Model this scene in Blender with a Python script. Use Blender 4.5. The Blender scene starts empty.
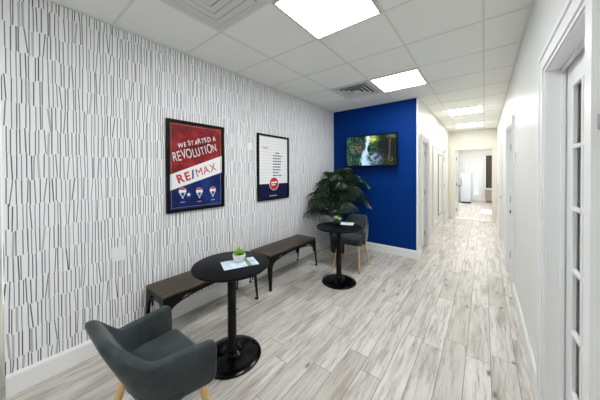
import bpy, bmesh, math, random
from mathutils import Vector, Matrix, Euler
random.seed(7)
PI = math.pi
C = bpy.context.scene.collection
H = 2.6835          # ceiling height
U = 0.61            # ceiling module
XL, XR, XH = -2.45, 0.29, -0.867
YB, YE = 2.43, 6.85

# ------------------------------------------------------------------ materials
class NT:
    def __init__(s, name):
        s.m = bpy.data.materials.new(name); s.m.use_nodes = True
        s.t = s.m.node_tree; s.t.nodes.clear()
        s.out = s.n('ShaderNodeOutputMaterial')
        s.b = s.n('ShaderNodeBsdfPrincipled')
        s.l(s.b.outputs[0], s.out.inputs[0])
    def n(s, ty, **k):
        nd = s.t.nodes.new(ty)
        for a, v in k.items(): setattr(nd, a, v)
        return nd
    def l(s, a, b): s.t.links.new(a, b)
    def put(s, v, sock):
        if isinstance(v, bpy.types.NodeSocket): s.l(v, sock)
        else: sock.default_value = v
    def M(s, op, a, b=0.0, c=None):
        nd = s.n('ShaderNodeMath', operation=op)
        s.put(a, nd.inputs[0]); s.put(b, nd.inputs[1])
        if c is not None: s.put(c, nd.inputs[2])
        return nd.outputs[0]
    def mix(s, f, a, b):
        nd = s.n('ShaderNodeMix', data_type='RGBA')
        s.put(f, nd.inputs[0]); s.put(a, nd.inputs[6]); s.put(b, nd.inputs[7])
        return nd.outputs[2]
    def comb(s, x, y, z=0.0):
        nd = s.n('ShaderNodeCombineXYZ')
        s.put(x, nd.inputs[0]); s.put(y, nd.inputs[1]); s.put(z, nd.inputs[2])
        return nd.outputs[0]
    def white(s, x, y, z=0.0):
        nd = s.n('ShaderNodeTexWhiteNoise', noise_dimensions='3D')
        s.l(s.comb(x, y, z), nd.inputs[0]); return nd.outputs[0]
    def noise(s, vec, scale, detail=4, rough=.55):
        nd = s.n('ShaderNodeTexNoise'); s.l(vec, nd.inputs['Vector'])
        nd.inputs['Scale'].default_value = scale; nd.inputs['Detail'].default_value = detail
        nd.inputs['Roughness'].default_value = rough
        return nd.outputs[0]
    def ramp(s, v, stops):
        nd = s.n('ShaderNodeValToRGB'); s.put(v, nd.inputs[0]); e = nd.color_ramp.elements
        while len(e) < len(stops): e.new(.5)
        for q, (p, c) in zip(e, stops): q.position = p; q.color = (c[0], c[1], c[2], 1)
        return nd.outputs[0]
    def obj(s):
        return s.n('ShaderNodeTexCoord').outputs['Object']
    def sep(s, v):
        nd = s.n('ShaderNodeSeparateXYZ'); s.l(v, nd.inputs[0]); return nd.outputs
    def bump(s, h, strength=.3, dist=.01):
        nd = s.n('ShaderNodeBump'); s.l(h, nd.inputs['Height'])
        nd.inputs['Strength'].default_value = strength; nd.inputs['Distance'].default_value = dist
        s.l(nd.outputs[0], s.b.inputs['Normal'])
    def base(s, c): s.put(c if isinstance(c, bpy.types.NodeSocket) else (c[0], c[1], c[2], 1), s.b.inputs['Base Color'])
    def set(s, **k):
        for a, v in k.items(): s.b.inputs[a.replace('_', ' ')].default_value = v
        return s
def srgb(r, g, b):
    f = lambda c: (c/255/12.92 if c/255 <= .04045 else ((c/255+.055)/1.055)**2.4)
    return (f(r), f(g), f(b))
def plain(name, col, rough=.5, metal=0., noise=.06, nscale=30., bump=0., **k):
    t = NT(name); o = t.obj(); nz = t.noise(o, nscale)
    a = tuple(max(0, c*(1-noise)) for c in col)+(1,); b = tuple(min(1, c*(1+noise)) for c in col)+(1,)
    t.base(t.mix(nz, a, b)); t.set(Roughness=rough, Metallic=metal, **k)
    if bump: t.bump(t.noise(o, nscale*6), bump, .002)
    return t.m
def emit(name, col, strength, base=(.8, .8, .8)):
    t = NT(name); t.base(base); t.set(Emission_Color=(col[0], col[1], col[2], 1), Emission_Strength=strength)
    return t.m

M = {}
M['white_paint'] = plain('white_paint', (.76, .76, .74), .38, noise=.015, nscale=6)
M['cream_paint'] = plain('cream_paint', (.80, .775, .70), .42, noise=.015, nscale=6)
M['trim_white'] = plain('trim_white', (.82, .82, .82), .3, noise=.01)
M['blue_paint'] = plain('blue_paint', srgb(0, 48, 118), .6, noise=.05, nscale=3, Specular_IOR_Level=.08)
M['black_metal'] = plain('black_metal', (.006, .006, .007), .38, .3, noise=.2)
M['black_gloss'] = plain('black_gloss', (.002, .002, .0022), .2, .0, noise=.2, Specular_IOR_Level=.2)
M['black_top'] = plain('black_top', (.0025, .0036, .0046), .45, noise=.3, nscale=80, Specular_IOR_Level=.12)
M['gun_metal'] = plain('gun_metal', (.010, .0095, .009), .42, .5, noise=.2, nscale=20, Specular_IOR_Level=.25)
M['frame_black'] = plain('frame_black', (.003, .003, .003), .4, noise=.1, Specular_IOR_Level=.15)
M['plate_white'] = plain('plate_white', (.84, .84, .83), .4, noise=.01)
M['grey_plastic'] = plain('grey_plastic', (.22, .22, .23), .4)
M['steel'] = plain('steel', (.35, .35, .35), .3, 1.)
M['dark_knob'] = plain('dark_knob', (.05, .045, .04), .35, .8)
M['light_grey_metal'] = plain('light_grey_metal', (.66, .67, .65), .45, noise=.03)
M['gap_shade_grey'] = plain('gap_shade_grey', (.10, .105, .10), .6)  # vent backing tones, shade between the louvres put into the colour
M['gap_shade_dark'] = plain('gap_shade_dark', (.05, .055, .06), .6)
M['terracotta_black'] = plain('black_ceramic', (.012, .012, .013), .4)
M['soil'] = plain('soil', (.03, .02, .013), .95, noise=.5, nscale=90)
M['white_ceramic'] = plain('white_ceramic', (.75, .75, .74), .25, noise=.02)
M['succulent'] = plain('succulent', (.34, .62, .05), .5, noise=.4, nscale=60)
M['variegated'] = plain('variegated_leaf', (.28, .36, .14), .5, noise=.5, nscale=50)
M['flower'] = plain('pale_flower', (.62, .68, .42), .6)
M['panel'] = emit('led_panel', (.955, .99, 1), 22.5)
M['panel_hall'] = emit('led_panel_hall', (.99, 1, .97), 15.0)
M['panel_far_added'] = emit('led_panel_far_added', (1, .99, .97), 42.0)  # glow of the unseen panels added to brighten the far room
M['panel_frame'] = plain('panel_frame', (.6, .6, .58), .5, noise=.01)
M['tan'] = plain('tan_wood', (.36, .29, .22), .6, noise=.2, nscale=8)
M['pale_cab'] = plain('pale_cabinet', (.66, .70, .78), .4, noise=.02)
M['brick_dark'] = None

def m_wallpaper():
    t = NT('striped_wallpaper'); s = t.sep(t.obj()); y, z = s[1], s[2]
    row_h = .169
    acc = None
    for layer, (cell, seed) in enumerate([(.0420, 3.1), (.0420, 9.7)]):
        # stripe columns jump a little in height so the row ends make a stepped line
        yy = t.M('ADD', y, .0210*layer)
        cx0 = t.M('FLOOR', t.M('DIVIDE', yy, cell))
        zz = t.M('ADD', t.M('SUBTRACT', z, .06), t.M('MULTIPLY', t.M('SUBTRACT', t.white(cx0, seed, 5.), .5), .022))
        rz = t.M('DIVIDE', zz, row_h); r = t.M('FLOOR', rz); v = t.M('SUBTRACT', rz, r)
        shift = t.M('MULTIPLY', t.white(r, seed, 1.), 0.0)
        ux = t.M('DIVIDE', yy, cell); i = t.M('FLOOR', ux); u = t.M('SUBTRACT', ux, i)
        a = t.white(i, r, seed); b = t.white(i, r, seed+1); c = t.white(i, r, seed+2); d = t.white(i, r, seed+3)
        b3 = t.M('POWER', t.M('ABSOLUTE', t.M('SUBTRACT', t.M('MULTIPLY', b, 2.), 1.)), 7.)
        sg = t.M('SIGN', t.M('SUBTRACT', b, .5))
        tilt = t.M('ADD', t.M('MULTIPLY', t.M('MULTIPLY', b3, sg), .42), t.M('MULTIPLY', t.M('SUBTRACT', d, .5), .06))
        ctr = t.M('ADD', t.M('ADD', .33, t.M('MULTIPLY', a, .34)), t.M('MULTIPLY', tilt, t.M('SUBTRACT', v, .5)))
        dist = t.M('ABSOLUTE', t.M('SUBTRACT', u, ctr))
        wide = t.M('GREATER_THAN', c, .94)
        hw = t.M('ADD', t.M('ADD', .048, t.M('MULTIPLY', c, .026)), t.M('MULTIPLY', wide, .06))
        soft = t.n('ShaderNodeMapRange'); soft.clamp = True
        t.l(dist, soft.inputs[0]); t.put(t.M('ADD', hw, .018), soft.inputs[1]); t.put(t.M('SUBTRACT', hw, .018), soft.inputs[2])
        soft.inputs[3].default_value = 0; soft.inputs[4].default_value = 1
        vin = t.M('LESS_THAN', v, .985)
        dark = t.M('MULTIPLY', t.M('ADD', .82, t.M('MULTIPLY', d, .18)), t.M('SUBTRACT', 1., t.M('MULTIPLY', wide, .5)))
        k = t.M('MULTIPLY', t.M('MULTIPLY', soft.outputs[0], vin), dark)
        acc = k if acc is None else t.M('MAXIMUM', acc, k)
    t.base(t.mix(acc, (.88, .88, .90, 1), (.014, .013, .017, 1)))
    t.set(Roughness=.6); t.bump(t.noise(t.obj(), 400), .05, .001)
    return t.m
M['wallpaper'] = m_wallpaper()

def m_floor():
    t = NT('grey_oak_planks'); s = t.sep(t.obj()); x, y = s[0], s[1]
    w, L = .1524, .914
    ux = t.M('DIVIDE', t.M('ADD', x, .102), w); row = t.M('FLOOR', ux); fu = t.M('SUBTRACT', ux, row)
    off = t.white(row, 3.3, 0.)
    uy = t.M('ADD', t.M('DIVIDE', y, L), off); idx = t.M('FLOOR', uy); fy = t.M('SUBTRACT', uy, idx)
    rnd = t.white(row, idx, 2.); rnd2 = t.white(row, idx, 7.)
    gx = t.M('ADD', x, t.M('MULTIPLY', rnd, 17.)); gy = t.M('ADD', y, t.M('MULTIPLY', rnd2, 31.))
    warp = t.noise(t.comb(t.M('MULTIPLY', gx, 5.), t.M('MULTIPLY', gy, 1.6)), 1.6, 3)
    grain = t.noise(t.comb(t.M('ADD', t.M('MULTIPLY', gx, 40.), t.M('MULTIPLY', warp, 2.2)), t.M('MULTIPLY', gy, 2.6)), 1., 8, .72)
    fine = t.noise(t.comb(t.M('MULTIPLY', gx, 190.), t.M('MULTIPLY', gy, 6.)), 1., 3, .6)
    cloud = t.noise(t.comb(t.M('MULTIPLY', gx, 11.), t.M('MULTIPLY', gy, 1.5)), 1., 5, .65)
    col = t.ramp(grain, [(.30, srgb(136, 127, 117)), (.42, srgb(188, 182, 174)), (.51, srgb(212, 208, 202)), (.70, srgb(229, 226, 221))])
    col = t.mix(t.M('MULTIPLY', fine, .22), col, srgb(166, 158, 150)+(1,))
    cl = t.ramp(cloud, [(.34, (1, 1, 1)), (.50, (0, 0, 0))])
    col = t.mix(t.M('MULTIPLY', cl, .52), col, srgb(126, 115, 104)+(1,))
    # dark knots and cracks
    vor = t.n('ShaderNodeTexVoronoi', voronoi_dimensions='2D'); t.l(t.comb(t.M('MULTIPLY', gx, 4.6), t.M('MULTIPLY', gy, 1.7)), vor.inputs['Vector'])
    vor.inputs['Scale'].default_value = 1.
    ringn = t.M('ADD', vor.outputs['Distance'], t.M('MULTIPLY', t.M('SUBTRACT', t.noise(t.comb(t.M('MULTIPLY', gx, 50.), t.M('MULTIPLY', gy, 20.)), 1., 3), .5), .07))
    knot = t.ramp(ringn, [(.0, (1, 1, 1)), (.035, (.85, .85, .85)), (.055, (.35, .35, .35)), (.085, (0, 0, 0))])
    pick = t.M('GREATER_THAN', t.sep(vor.outputs['Color'])[0], .66)
    col = t.mix(t.M('MULTIPLY', t.M('MULTIPLY', knot, pick), .85), col, srgb(70, 56, 45)+(1,))
    crack = t.noise(t.comb(t.M('ADD', t.M('MULTIPLY', gx, 42.), t.M('MULTIPLY', warp, 2.)), t.M('MULTIPLY', gy, 2.4), 4.), 1., 2, .5)
    ck = t.ramp(crack, [(.27, (1, 1, 1)), (.33, (0, 0, 0))])
    col = t.mix(t.M('MULTIPLY', ck, .75), col, srgb(84, 72, 62)+(1,))
    tint = t.M('MULTIPLY', t.M('POWER', rnd2, 2.2), .38)
    col = t.mix(tint, col, srgb(146, 137, 126)+(1,))
    ex = t.M('MINIMUM', fu, t.M('SUBTRACT', 1., fu)); ey = t.M('MULTIPLY', t.M('MINIMUM', fy, t.M('SUBTRACT', 1., fy)), L/w)
    seam = t.M('LESS_THAN', t.M('MINIMUM', ex, ey), .0125)
    col = t.mix(t.M('MULTIPLY', seam, .8), col, srgb(88, 80, 72)+(1,))
    t.base(col)
    t.set(Roughness=.42); t.b.inputs['Specular IOR Level'].default_value = .4
    t.bump(t.M('SUBTRACT', grain, t.M('MULTIPLY', seam, 1.)), .12, .002)
    return t.m
M['floor'] = m_floor()

def m_ceiling():
    t = NT('mineral_ceiling_tile'); o = t.obj()
    n1 = t.noise(o, 160, 4, .7); n2 = t.noise(o, 2.2, 2)
    c = t.mix(n2, (.87, .88, .85, 1), (.90, .91, .88, 1))
    sp = t.ramp(n1, [(.36, (1, 1, 1)), (.44, (0, 0, 0))])
    t.base(t.mix(t.M('MULTIPLY', sp, .22), c, (.6, .6, .57, 1))); t.set(Roughness=.9)
    t.bump(n1, .4, .003); return t.m
M['ceiling'] = m_ceiling()
M['tbar'] = plain('ceiling_tbar', (.74, .74, .71), .5, noise=.01)

def m_fabric():
    t = NT('slate_velvet'); o = t.obj(); n1 = t.noise(o, 9, 5, .65); n2 = t.noise(o, 420, 2)
    c = t.ramp(n1, [(.3, (.016, .023, .025)), (.55, (.034, .046, .048)), (.75, (.064, .080, .082))])
    t.base(t.mix(t.M('MULTIPLY', n2, .35), c, (.014, .018, .019, 1)))
    t.set(Roughness=.85); t.b.inputs['Sheen Weight'].default_value = .22; t.b.inputs['Sheen Roughness'].default_value = .35
    t.bump(n2, .25, .002); return t.m
M['fabric'] = m_fabric()
def m_wood(name, cols, sc=(3, 26, 26), rough=.5):
    t = NT(name); s = t.sep(t.obj())
    v = t.comb(t.M('MULTIPLY', s[0], sc[0]), t.M('MULTIPLY', s[1], sc[1]), t.M('MULTIPLY', s[2], sc[2]))
    g = t.noise(v, 1., 6, .6)
    t.base(t.ramp(g, [(.3, cols[0]), (.5, cols[1]), (.7, cols[2])])); t.set(Roughness=rough); t.bump(g, .15, .002)
    return t.m
M['dark_wood'] = m_wood('walnut_plank', [(.020, .013, .009), (.050, .034, .022), (.090, .062, .042)], (55, 3, 20), .5)
M['beech'] = m_wood('beech', [srgb(196, 154, 100), srgb(216, 178, 124), srgb(230, 196, 146)], (40, 40, 5), .45)

def m_leaf():
    t = NT('palm_leaf'); n = t.noise(t.obj(), 5, 3)
    t.base(t.ramp(n, [(.3, (.003, .011, .004)), (.55, (.009, .028, .009)), (.78, (.036, .072, .020))]))
    t.set(Roughness=.38); return t.m
M['leaf'] = m_leaf()

def m_grunge(name, lo, mid, hi):
    t = NT(name); o = t.obj(); n = t.noise(o, 7, 7, .7)
    s = t.sep(o)
    zz = t.M('DIVIDE', s[2], .045); rr = t.M('FLOOR', zz); fz = t.M('SUBTRACT', zz, rr)
    yy = t.M('ADD', t.M('DIVIDE', s[1], .12), t.M('MULTIPLY', t.M('MODULO', rr, 2.), .5)); fy = t.M('FRACT', yy)
    mort = t.M('MAXIMUM', t.M('LESS_THAN', fz, .1), t.M('LESS_THAN', fy, .04))
    c = t.ramp(n, [(.3, lo), (.5, mid), (.72, hi)])
    t.base(t.mix(t.M('MULTIPLY', mort, .35), c, (lo[0], lo[1], lo[2], 1))); t.set(Roughness=.5, Specular_IOR_Level=.2)
    return t.m
M['poster_red'] = m_grunge('poster_red', srgb(70, 24, 30), srgb(138, 28, 34), srgb(176, 60, 58))
M['poster_blue'] = m_grunge('poster_blue', srgb(6, 18, 58), srgb(14, 38, 100), srgb(34, 64, 134))
M['ink_white'] = plain('ink_white', (.85, .85, .85), .4, noise=.02)
M['ink_red'] = plain('ink_red', srgb(196, 32, 42), .4, noise=.03)
M['ink_blue'] = plain('ink_blue', srgb(20, 58, 140), .4, noise=.03)
M['ink_navy'] = plain('ink_navy', srgb(8, 16, 58), .5, noise=.15, nscale=12, Specular_IOR_Level=.2)
M['ink_dark'] = plain('ink_dark', srgb(40, 46, 70), .5, noise=.03)
M['ink_line'] = plain('ink_line', srgb(190, 194, 200), .5, noise=.03)
M['ink_gold'] = plain('ink_silver_line', srgb(170, 150, 140), .5)
def m_paper(name, seed, bluish):
    t = NT(name); o = t.obj(); s = t.sep(o)
    n = t.noise(t.comb(t.M('MULTIPLY', s[0], 14.), t.M('MULTIPLY', s[1], 14.), seed), 1., 4, .6)
    c = t.ramp(n, [(.32, srgb(110, 150, 200)), (.46, srgb(196, 212, 230)), (.62, srgb(232, 236, 240))])
    if not bluish: c = t.ramp(n, [(.35, srgb(190, 205, 225)), (.6, srgb(235, 238, 242))])
    g = t.M('MULTIPLY', t.M('GREATER_THAN', s[0], .045), t.M('LESS_THAN', s[0], .075))
    c = t.mix(g, c, srgb(104, 136, 70)+(1,)) if bluish else c
    t.base(c); t.set(Roughness=.3); return t.m
M['brochure'] = m_paper('brochure_print', 1.7, True)
M['leaflet'] = m_paper('leaflet_print', 5.2, False)
def m_blind():
    t = NT('pale_blind'); s = t.sep(t.obj())
    f = t.M('FRACT', t.M('DIVIDE', s[2], .025))
    t.base(t.mix(f, (.36, .385, .365, 1), (.46, .48, .46, 1))); t.set(Roughness=.5); return t.m
M['blind'] = m_blind()
def m_glass():
    t = NT('window_glass'); t.base((.95, 1, .98)); t.set(Roughness=.02, IOR=1.45)
    t.b.inputs['Transmission Weight'].default_value = 1.; return t.m
M['glass'] = m_glass()
def m_mirror():
    t = NT('mirror_glass'); t.base((.8, .82, .82)); t.set(Roughness=.03, Metallic=1.); return t.m
M['mirror'] = m_mirror()
def m_brick():
    t = NT('dark_brick'); o = t.obj(); s = t.sep(o); b = t.n('ShaderNodeTexBrick')
    t.l(t.comb(s[0], s[2]), b.inputs['Vector'])
    b.inputs['Scale'].default_value = 4.5; b.inputs['Mortar Size'].default_value = .03
    b.inputs['Color1'].default_value = (.15, .048, .028, 1); b.inputs['Color2'].default_value = (.03, .015, .012, 1)
    b.inputs['Mortar'].default_value = (.12, .09, .075, 1)
    t.base(b.outputs[0]); t.set(Roughness=.9); return t.m
M['brick'] = m_brick()

# ------------------------------------------------------------------ mesh helpers
def box(bm, x0, x1, y0, y1, z0, z1, bev=0., seg=2):
    r = bmesh.ops.create_cube(bm, size=1.)
    vs = r['verts']
    for v in vs:
        v.co = Vector(((x0+x1)/2+v.co.x*(x1-x0), (y0+y1)/2+v.co.y*(y1-y0), (z0+z1)/2+v.co.z*(z1-z0)))
    if bev > 0:
        es = list({e for v in vs for e in v.link_edges})
        bmesh.ops.bevel(bm, geom=es, offset=bev, segments=seg, affect='EDGES', profile=.5)
def lathe(bm, prof, n=48, cx=0., cy=0.):
    rings = []
    for r, z in prof:
        if r < 1e-5: rings.append([bm.verts.new((cx, cy, z))])
        else: rings.append([bm.verts.new((cx+r*math.cos(2*PI*k/n), cy+r*math.sin(2*PI*k/n), z)) for k in range(n)])
    for a, b in zip(rings, rings[1:]):
        for k in range(n):
            k2 = (k+1) % n
            if len(a) == 1 and len(b) == 1: continue
            if len(a) == 1: bm.faces.new((a[0], b[k2], b[k]))
            elif len(b) == 1: bm.faces.new((a[k], a[k2], b[0]))
            else: bm.faces.new((a[k], a[k2], b[k2], b[k]))
def tube(bm, pts, rads, n=10, cap=True):
    pts = [Vector(p) for p in pts]
    if not isinstance(rads, (list, tuple)): rads = [rads]*len(pts)
    rings = []; prev = None
    for i, p in enumerate(pts):
        d = (pts[min(i+1, len(pts)-1)]-pts[max(i-1, 0)]).normalized()
        if prev is None:
            a = d.orthogonal().normalized()
        else:
            a = (prev-d*prev.dot(d)).normalized()
        prev = a; b = d.cross(a)
        rings.append([bm.verts.new(p+rads[i]*(math.cos(2*PI*k/n)*a+math.sin(2*PI*k/n)*b)) for k in range(n)])
    for r0, r1 in zip(rings, rings[1:]):
        for k in range(n):
            bm.faces.new((r0[k], r0[(k+1) % n], r1[(k+1) % n], r1[k]))
    if cap:
        bm.faces.new(rings[0][::-1]); bm.faces.new(rings[-1])
def prism(bm, poly, fn, t0, t1):
    """polygon (2D) extruded: fn(u,v,t)->xyz"""
    a = [bm.verts.new(fn(u, v, t0)) for u, v in poly]; b = [bm.verts.new(fn(u, v, t1)) for u, v in poly]
    bm.faces.new(a[::-1]); bm.faces.new(b)
    for i in range(len(poly)):
        j = (i+1) % len(poly); bm.faces.new((a[i], a[j], b[j], b[i]))
def obj(name, bm, mat, parent=None, smooth=None, loc=None):
    bmesh.ops.recalc_face_normals(bm, faces=bm.faces)
    me = bpy.data.meshes.new(name); bm.to_mesh(me); bm.free()
    if smooth:
        for p in me.polygons: p.use_smooth = True
        try: me.set_sharp_from_angle(angle=math.radians(smooth))
        except Exception: pass
    me.materials.append(mat)
    o = bpy.data.objects.new(name, me); C.objects.link(o)
    if parent: o.parent = parent
    if loc: o.location = loc
    return o
def NB(): return bmesh.new()
def tag(o, label, cat, group=None, kind=None):
    o['label'] = label; o['category'] = cat
    if group: o['group'] = group
    if kind: o['kind'] = kind
    return o
def thing(name, label, cat, loc=(0, 0, 0), rz=0., group=None):
    o = bpy.data.objects.new(name, None); C.objects.link(o); o.empty_display_size = .1
    o.location = loc; o.rotation_euler = (0, 0, rz); return tag(o, label, cat, group)
def struct(name, bm, mat, parent=None, label=None, cat=None, smooth=None):
    o = obj(name, bm, mat, parent, smooth)
    if parent is None:
        o['kind'] = 'structure'
        if label: o['label'] = label; o['category'] = cat or 'wall'
    return o
def sempty(name, label, cat, loc=(0, 0, 0)):
    o = bpy.data.objects.new(name, None); C.objects.link(o); o.location = loc; o['kind'] = 'structure'
    o['label'] = label; o['category'] = cat; return o
def copy_tree(o, parent=None):
    c = o.copy(); C.objects.link(c); c.parent = parent
    for ch in o.children: copy_tree(ch, c)
    return c

# ------------------------------------------------------------------ shell
YF, YR = -4.4, 12.4      # behind the camera, far room end
b = NB(); box(b, -4.2, 3.2, YF-.1, 13.6, -.08, 0.)
struct('floor', b, M['floor'], label='pale grey oak plank floor', cat='floor')
b = NB(); box(b, -4.2, 3.2, YF-.1, YR+.1, H, H+.08)
struct('ceiling', b, M['ceiling'], label='off-white mineral tile ceiling', cat='ceiling')

def wall_x(name, xa, xb, y0, y1, mat, openings=(), label='', z1=H):
    """wall slab between x=xa and xb running along y with door openings (ya, yb, ztop)"""
    b = NB(); y = y0
    for (ya, yb, zt) in sorted(openings):
        if ya > y: box(b, xa, xb, y, ya, 0, z1)
        box(b, xa, xb, ya, yb, zt, z1); y = yb
    if y < y1: box(b, xa, xb, y, y1, 0, z1)
    return struct(name, b, mat, label=label)
wall_x('wall_left', XL-.14, XL, -1.80, YB, M['wallpaper'], label='wall papered in white with thin black vertical dashes')
wall_x('wall_left_front', XL-.28, XL-.14, YF, -1.805, M['cream_paint'], label='plain cream wall set back beyond the papered wall')
b = NB(); box(b, XL-.14, XH-.016, YB, YB+.12, 0, H); struct('wall_back', b, M['blue_paint'], label='deep blue accent wall')
D1, D3 = (2.74, 3.30, 2.0), (5.45, 6.12, 2.03)
wall_x('wall_hall_left', XH-.13, XH, YB+.12, YE, M['cream_paint'], [D1, D3], label='cream hallway wall on the left')
b = NB(); box(b, XH-.016, XH+.002, YB-.004, YB+.14, 0, H); struct('trim_1', b, M['trim_white'], label='white corner bead at the end of the blue wall', cat='trim')
DN, DR2, DR3 = (-.62, .074, 2.02), (2.00, 2.72, 2.03), (4.15, 4.85, 2.03)
wall_x('wall_right', XR, XR+.16, YF, YE, M['white_paint'], [DN, DR2, DR3], label='glossy white wall on the right of the hallway')
EX0, EX1, EZ = -.735, .196, 2.12
b = NB(); box(b, XH-.13, EX0, YE, YE+.12, 0, H); box(b, EX1, XR+.16, YE, YE+.12, 0, H); box(b, EX0, EX1, YE, YE+.12, EZ, H)
struct('wall_hall_end', b, M['cream_paint'], label='cream wall around the cased opening at the hallway end')
wall_x('wall_far_left', -1.15, -1.0, YE+.12, YR, M['white_paint'], label='white side wall of the far room')
wall_x('wall_far_right', 2.2, 2.35, YE+.12, YR, M['white_paint'], label='right wall of the far room')
b = NB(); box(b, XR+.16, 2.35, YE, YE+.12, 0, H); struct('wall_far_front', b, M['white_paint'], label='near wall of the far room')
b = NB()
WX0, WX1, WZ0, WZ1 = .034, .95, .62, 2.24
FX0, FX1, FZ = -.80, -.14, 1.95
box(b, -1.15, FX0, YR, YR+.12, 0, H); box(b, FX0, FX1, YR, YR+.12, FZ, H); box(b, FX1, WX0, YR, YR+.12, 0, H)
box(b, WX0, WX1, YR, YR+.12, 0, WZ0); box(b, WX0, WX1, YR, YR+.12, WZ1, H); box(b, WX1, 2.35, YR, YR+.12, 0, H)
struct('wall_far_end', b, M['white_paint'], label='white end wall of the far room')
# room front (behind the camera): wall with an unseen window added to let daylight in
b = NB(); box(b, XL-.28, XR+.16, YF-.12, YF, 0, .5); box(b, XL-.28, XR+.16, YF-.12, YF, 2.35, H)
box(b, XL-.28, -2.1, YF-.12, YF, .5, 2.35); box(b, 0., XR+.16, YF-.12, YF, .5, 2.35)
struct('wall_front', b, M['white_paint'], label='front wall with a wide opening added for daylight')
b = NB(); box(b, -2.1, -2.04, YF-.09, YF-.03, .5, 2.35); box(b, -.06, 0, YF-.09, YF-.03, .5, 2.35); box(b, -2.04, -.06, YF-.09, YF-.03, .5, .56)
box(b, -2.04, -.06, YF-.09, YF-.03, 2.29, 2.35); box(b, -1.08, -1.02, YF-.09, YF-.03, .56, 2.29)
w = struct('added_window_1', b, M['trim_white'], label='wide unseen front window added to let daylight in', cat='window')
# corridors side rooms behind door openings are closed by door slabs

# ceiling grid: T-bars
b = NB(); tb = .009
for k in range(-8, 21):
    y = k*U
    if y < YF or y > YR: continue
    xa = XL-.2 if y < YB-.02 else (XH if y < YE else -1.0)
    box(b, xa, (XR if y < YE else 2.2), y-tb, y+tb, H-.003, H+.002)
for k in range(-4, 4):
    x = k*U
    if k >= 1: ya, yb = YE+.12, YR
    elif x > XH: ya, yb = YF, YR
    else: ya, yb = YF, YB
    box(b, x-tb, x+tb, ya, yb, H-.0025, H+.002)
    if XH > x > -1.0: box(b, x-tb, x+tb, YE+.12, YR, H-.0025, H+.002)
struct('trim_2', b, M['tbar'], label='pale metal ceiling grid', cat='trim')
b = NB()
box(b, XL, XL+.02, -1.8, YB, H-.012, H); box(b, XL, XH, YB-.02, YB, H-.012, H); box(b, XR-.02, XR, YF, YE, H-.012, H)
box(b, XH, XH+.02, YB, YE, H-.012, H); box(b, XH, XR, YE-.02, YE, H-.012, H)
struct('trim_3', b, M['tbar'], label='pale wall angle around the ceiling edge', cat='trim')

# baseboards
def bb_profile(t=.016, h=.14):
    return [(0, 0), (t, 0), (t, h-.022), (t*.8, h-.012), (t*.55, h-.006), (t*.3, h), (0, h)]
def baseboard(name, segs, label):
    """segs: (x0,y0,x1,y1,nx,ny) with n = direction into the room"""
    b = NB()
    for x0, y0, x1, y1, nx, ny in segs:
        P = bb_profile()
        a = [b.verts.new((x0+nx*u, y0+ny*u, v)) for u, v in P]; c = [b.verts.new((x1+nx*u, y1+ny*u, v)) for u, v in P]
        b.faces.new(a); b.faces.new(c[::-1])
        for i in range(len(P)):
            j = (i+1) % len(P); b.faces.new((a[i], c[i], c[j], a[j]))
    return struct(name, b, M['trim_white'], label=label, cat='baseboard')
baseboard('baseboard_left', [(XL, -1.80, XL, YB, 1, 0)], 'white baseboard under the papered wall')
baseboard('baseboard_front', [(XL-.14, YF, XL-.14, -1.83, 1, 0)], 'white baseboard of the set back cream wall')
baseboard('baseboard_back', [(XL+.016, YB, XH-.0, YB, 0, -1)], 'white baseboard under the blue wall')
cw = .085
baseboard('baseboard_hall', [(XH, YB-.016, XH, D1[0]-cw, 1, 0), (XH, D1[1]+cw, XH, D3[0]-cw, 1, 0), (XH, D3[1]+cw, XH, YE, 1, 0)], 'white baseboard on the left of the hallway')
baseboard('baseboard_right', [(XR, YF, XR, DN[0]-.115, -1, 0), (XR, DN[1]+.115, XR, DR2[0]-cw, -1, 0), (XR, DR2[1]+cw, XR, DR3[0]-cw, -1, 0), (XR, DR3[1]+cw, XR, YE, -1, 0)], 'white baseboard on the right of the hallway')
baseboard('baseboard_far', [(-1.0, YE+.12, -1.0, YR, 1, 0), (-1.0, YR, FX0-.07, YR, 0, -1), (FX1+.07, YR, 2.2, YR, 0, -1)], 'white baseboard of the far room')

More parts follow.
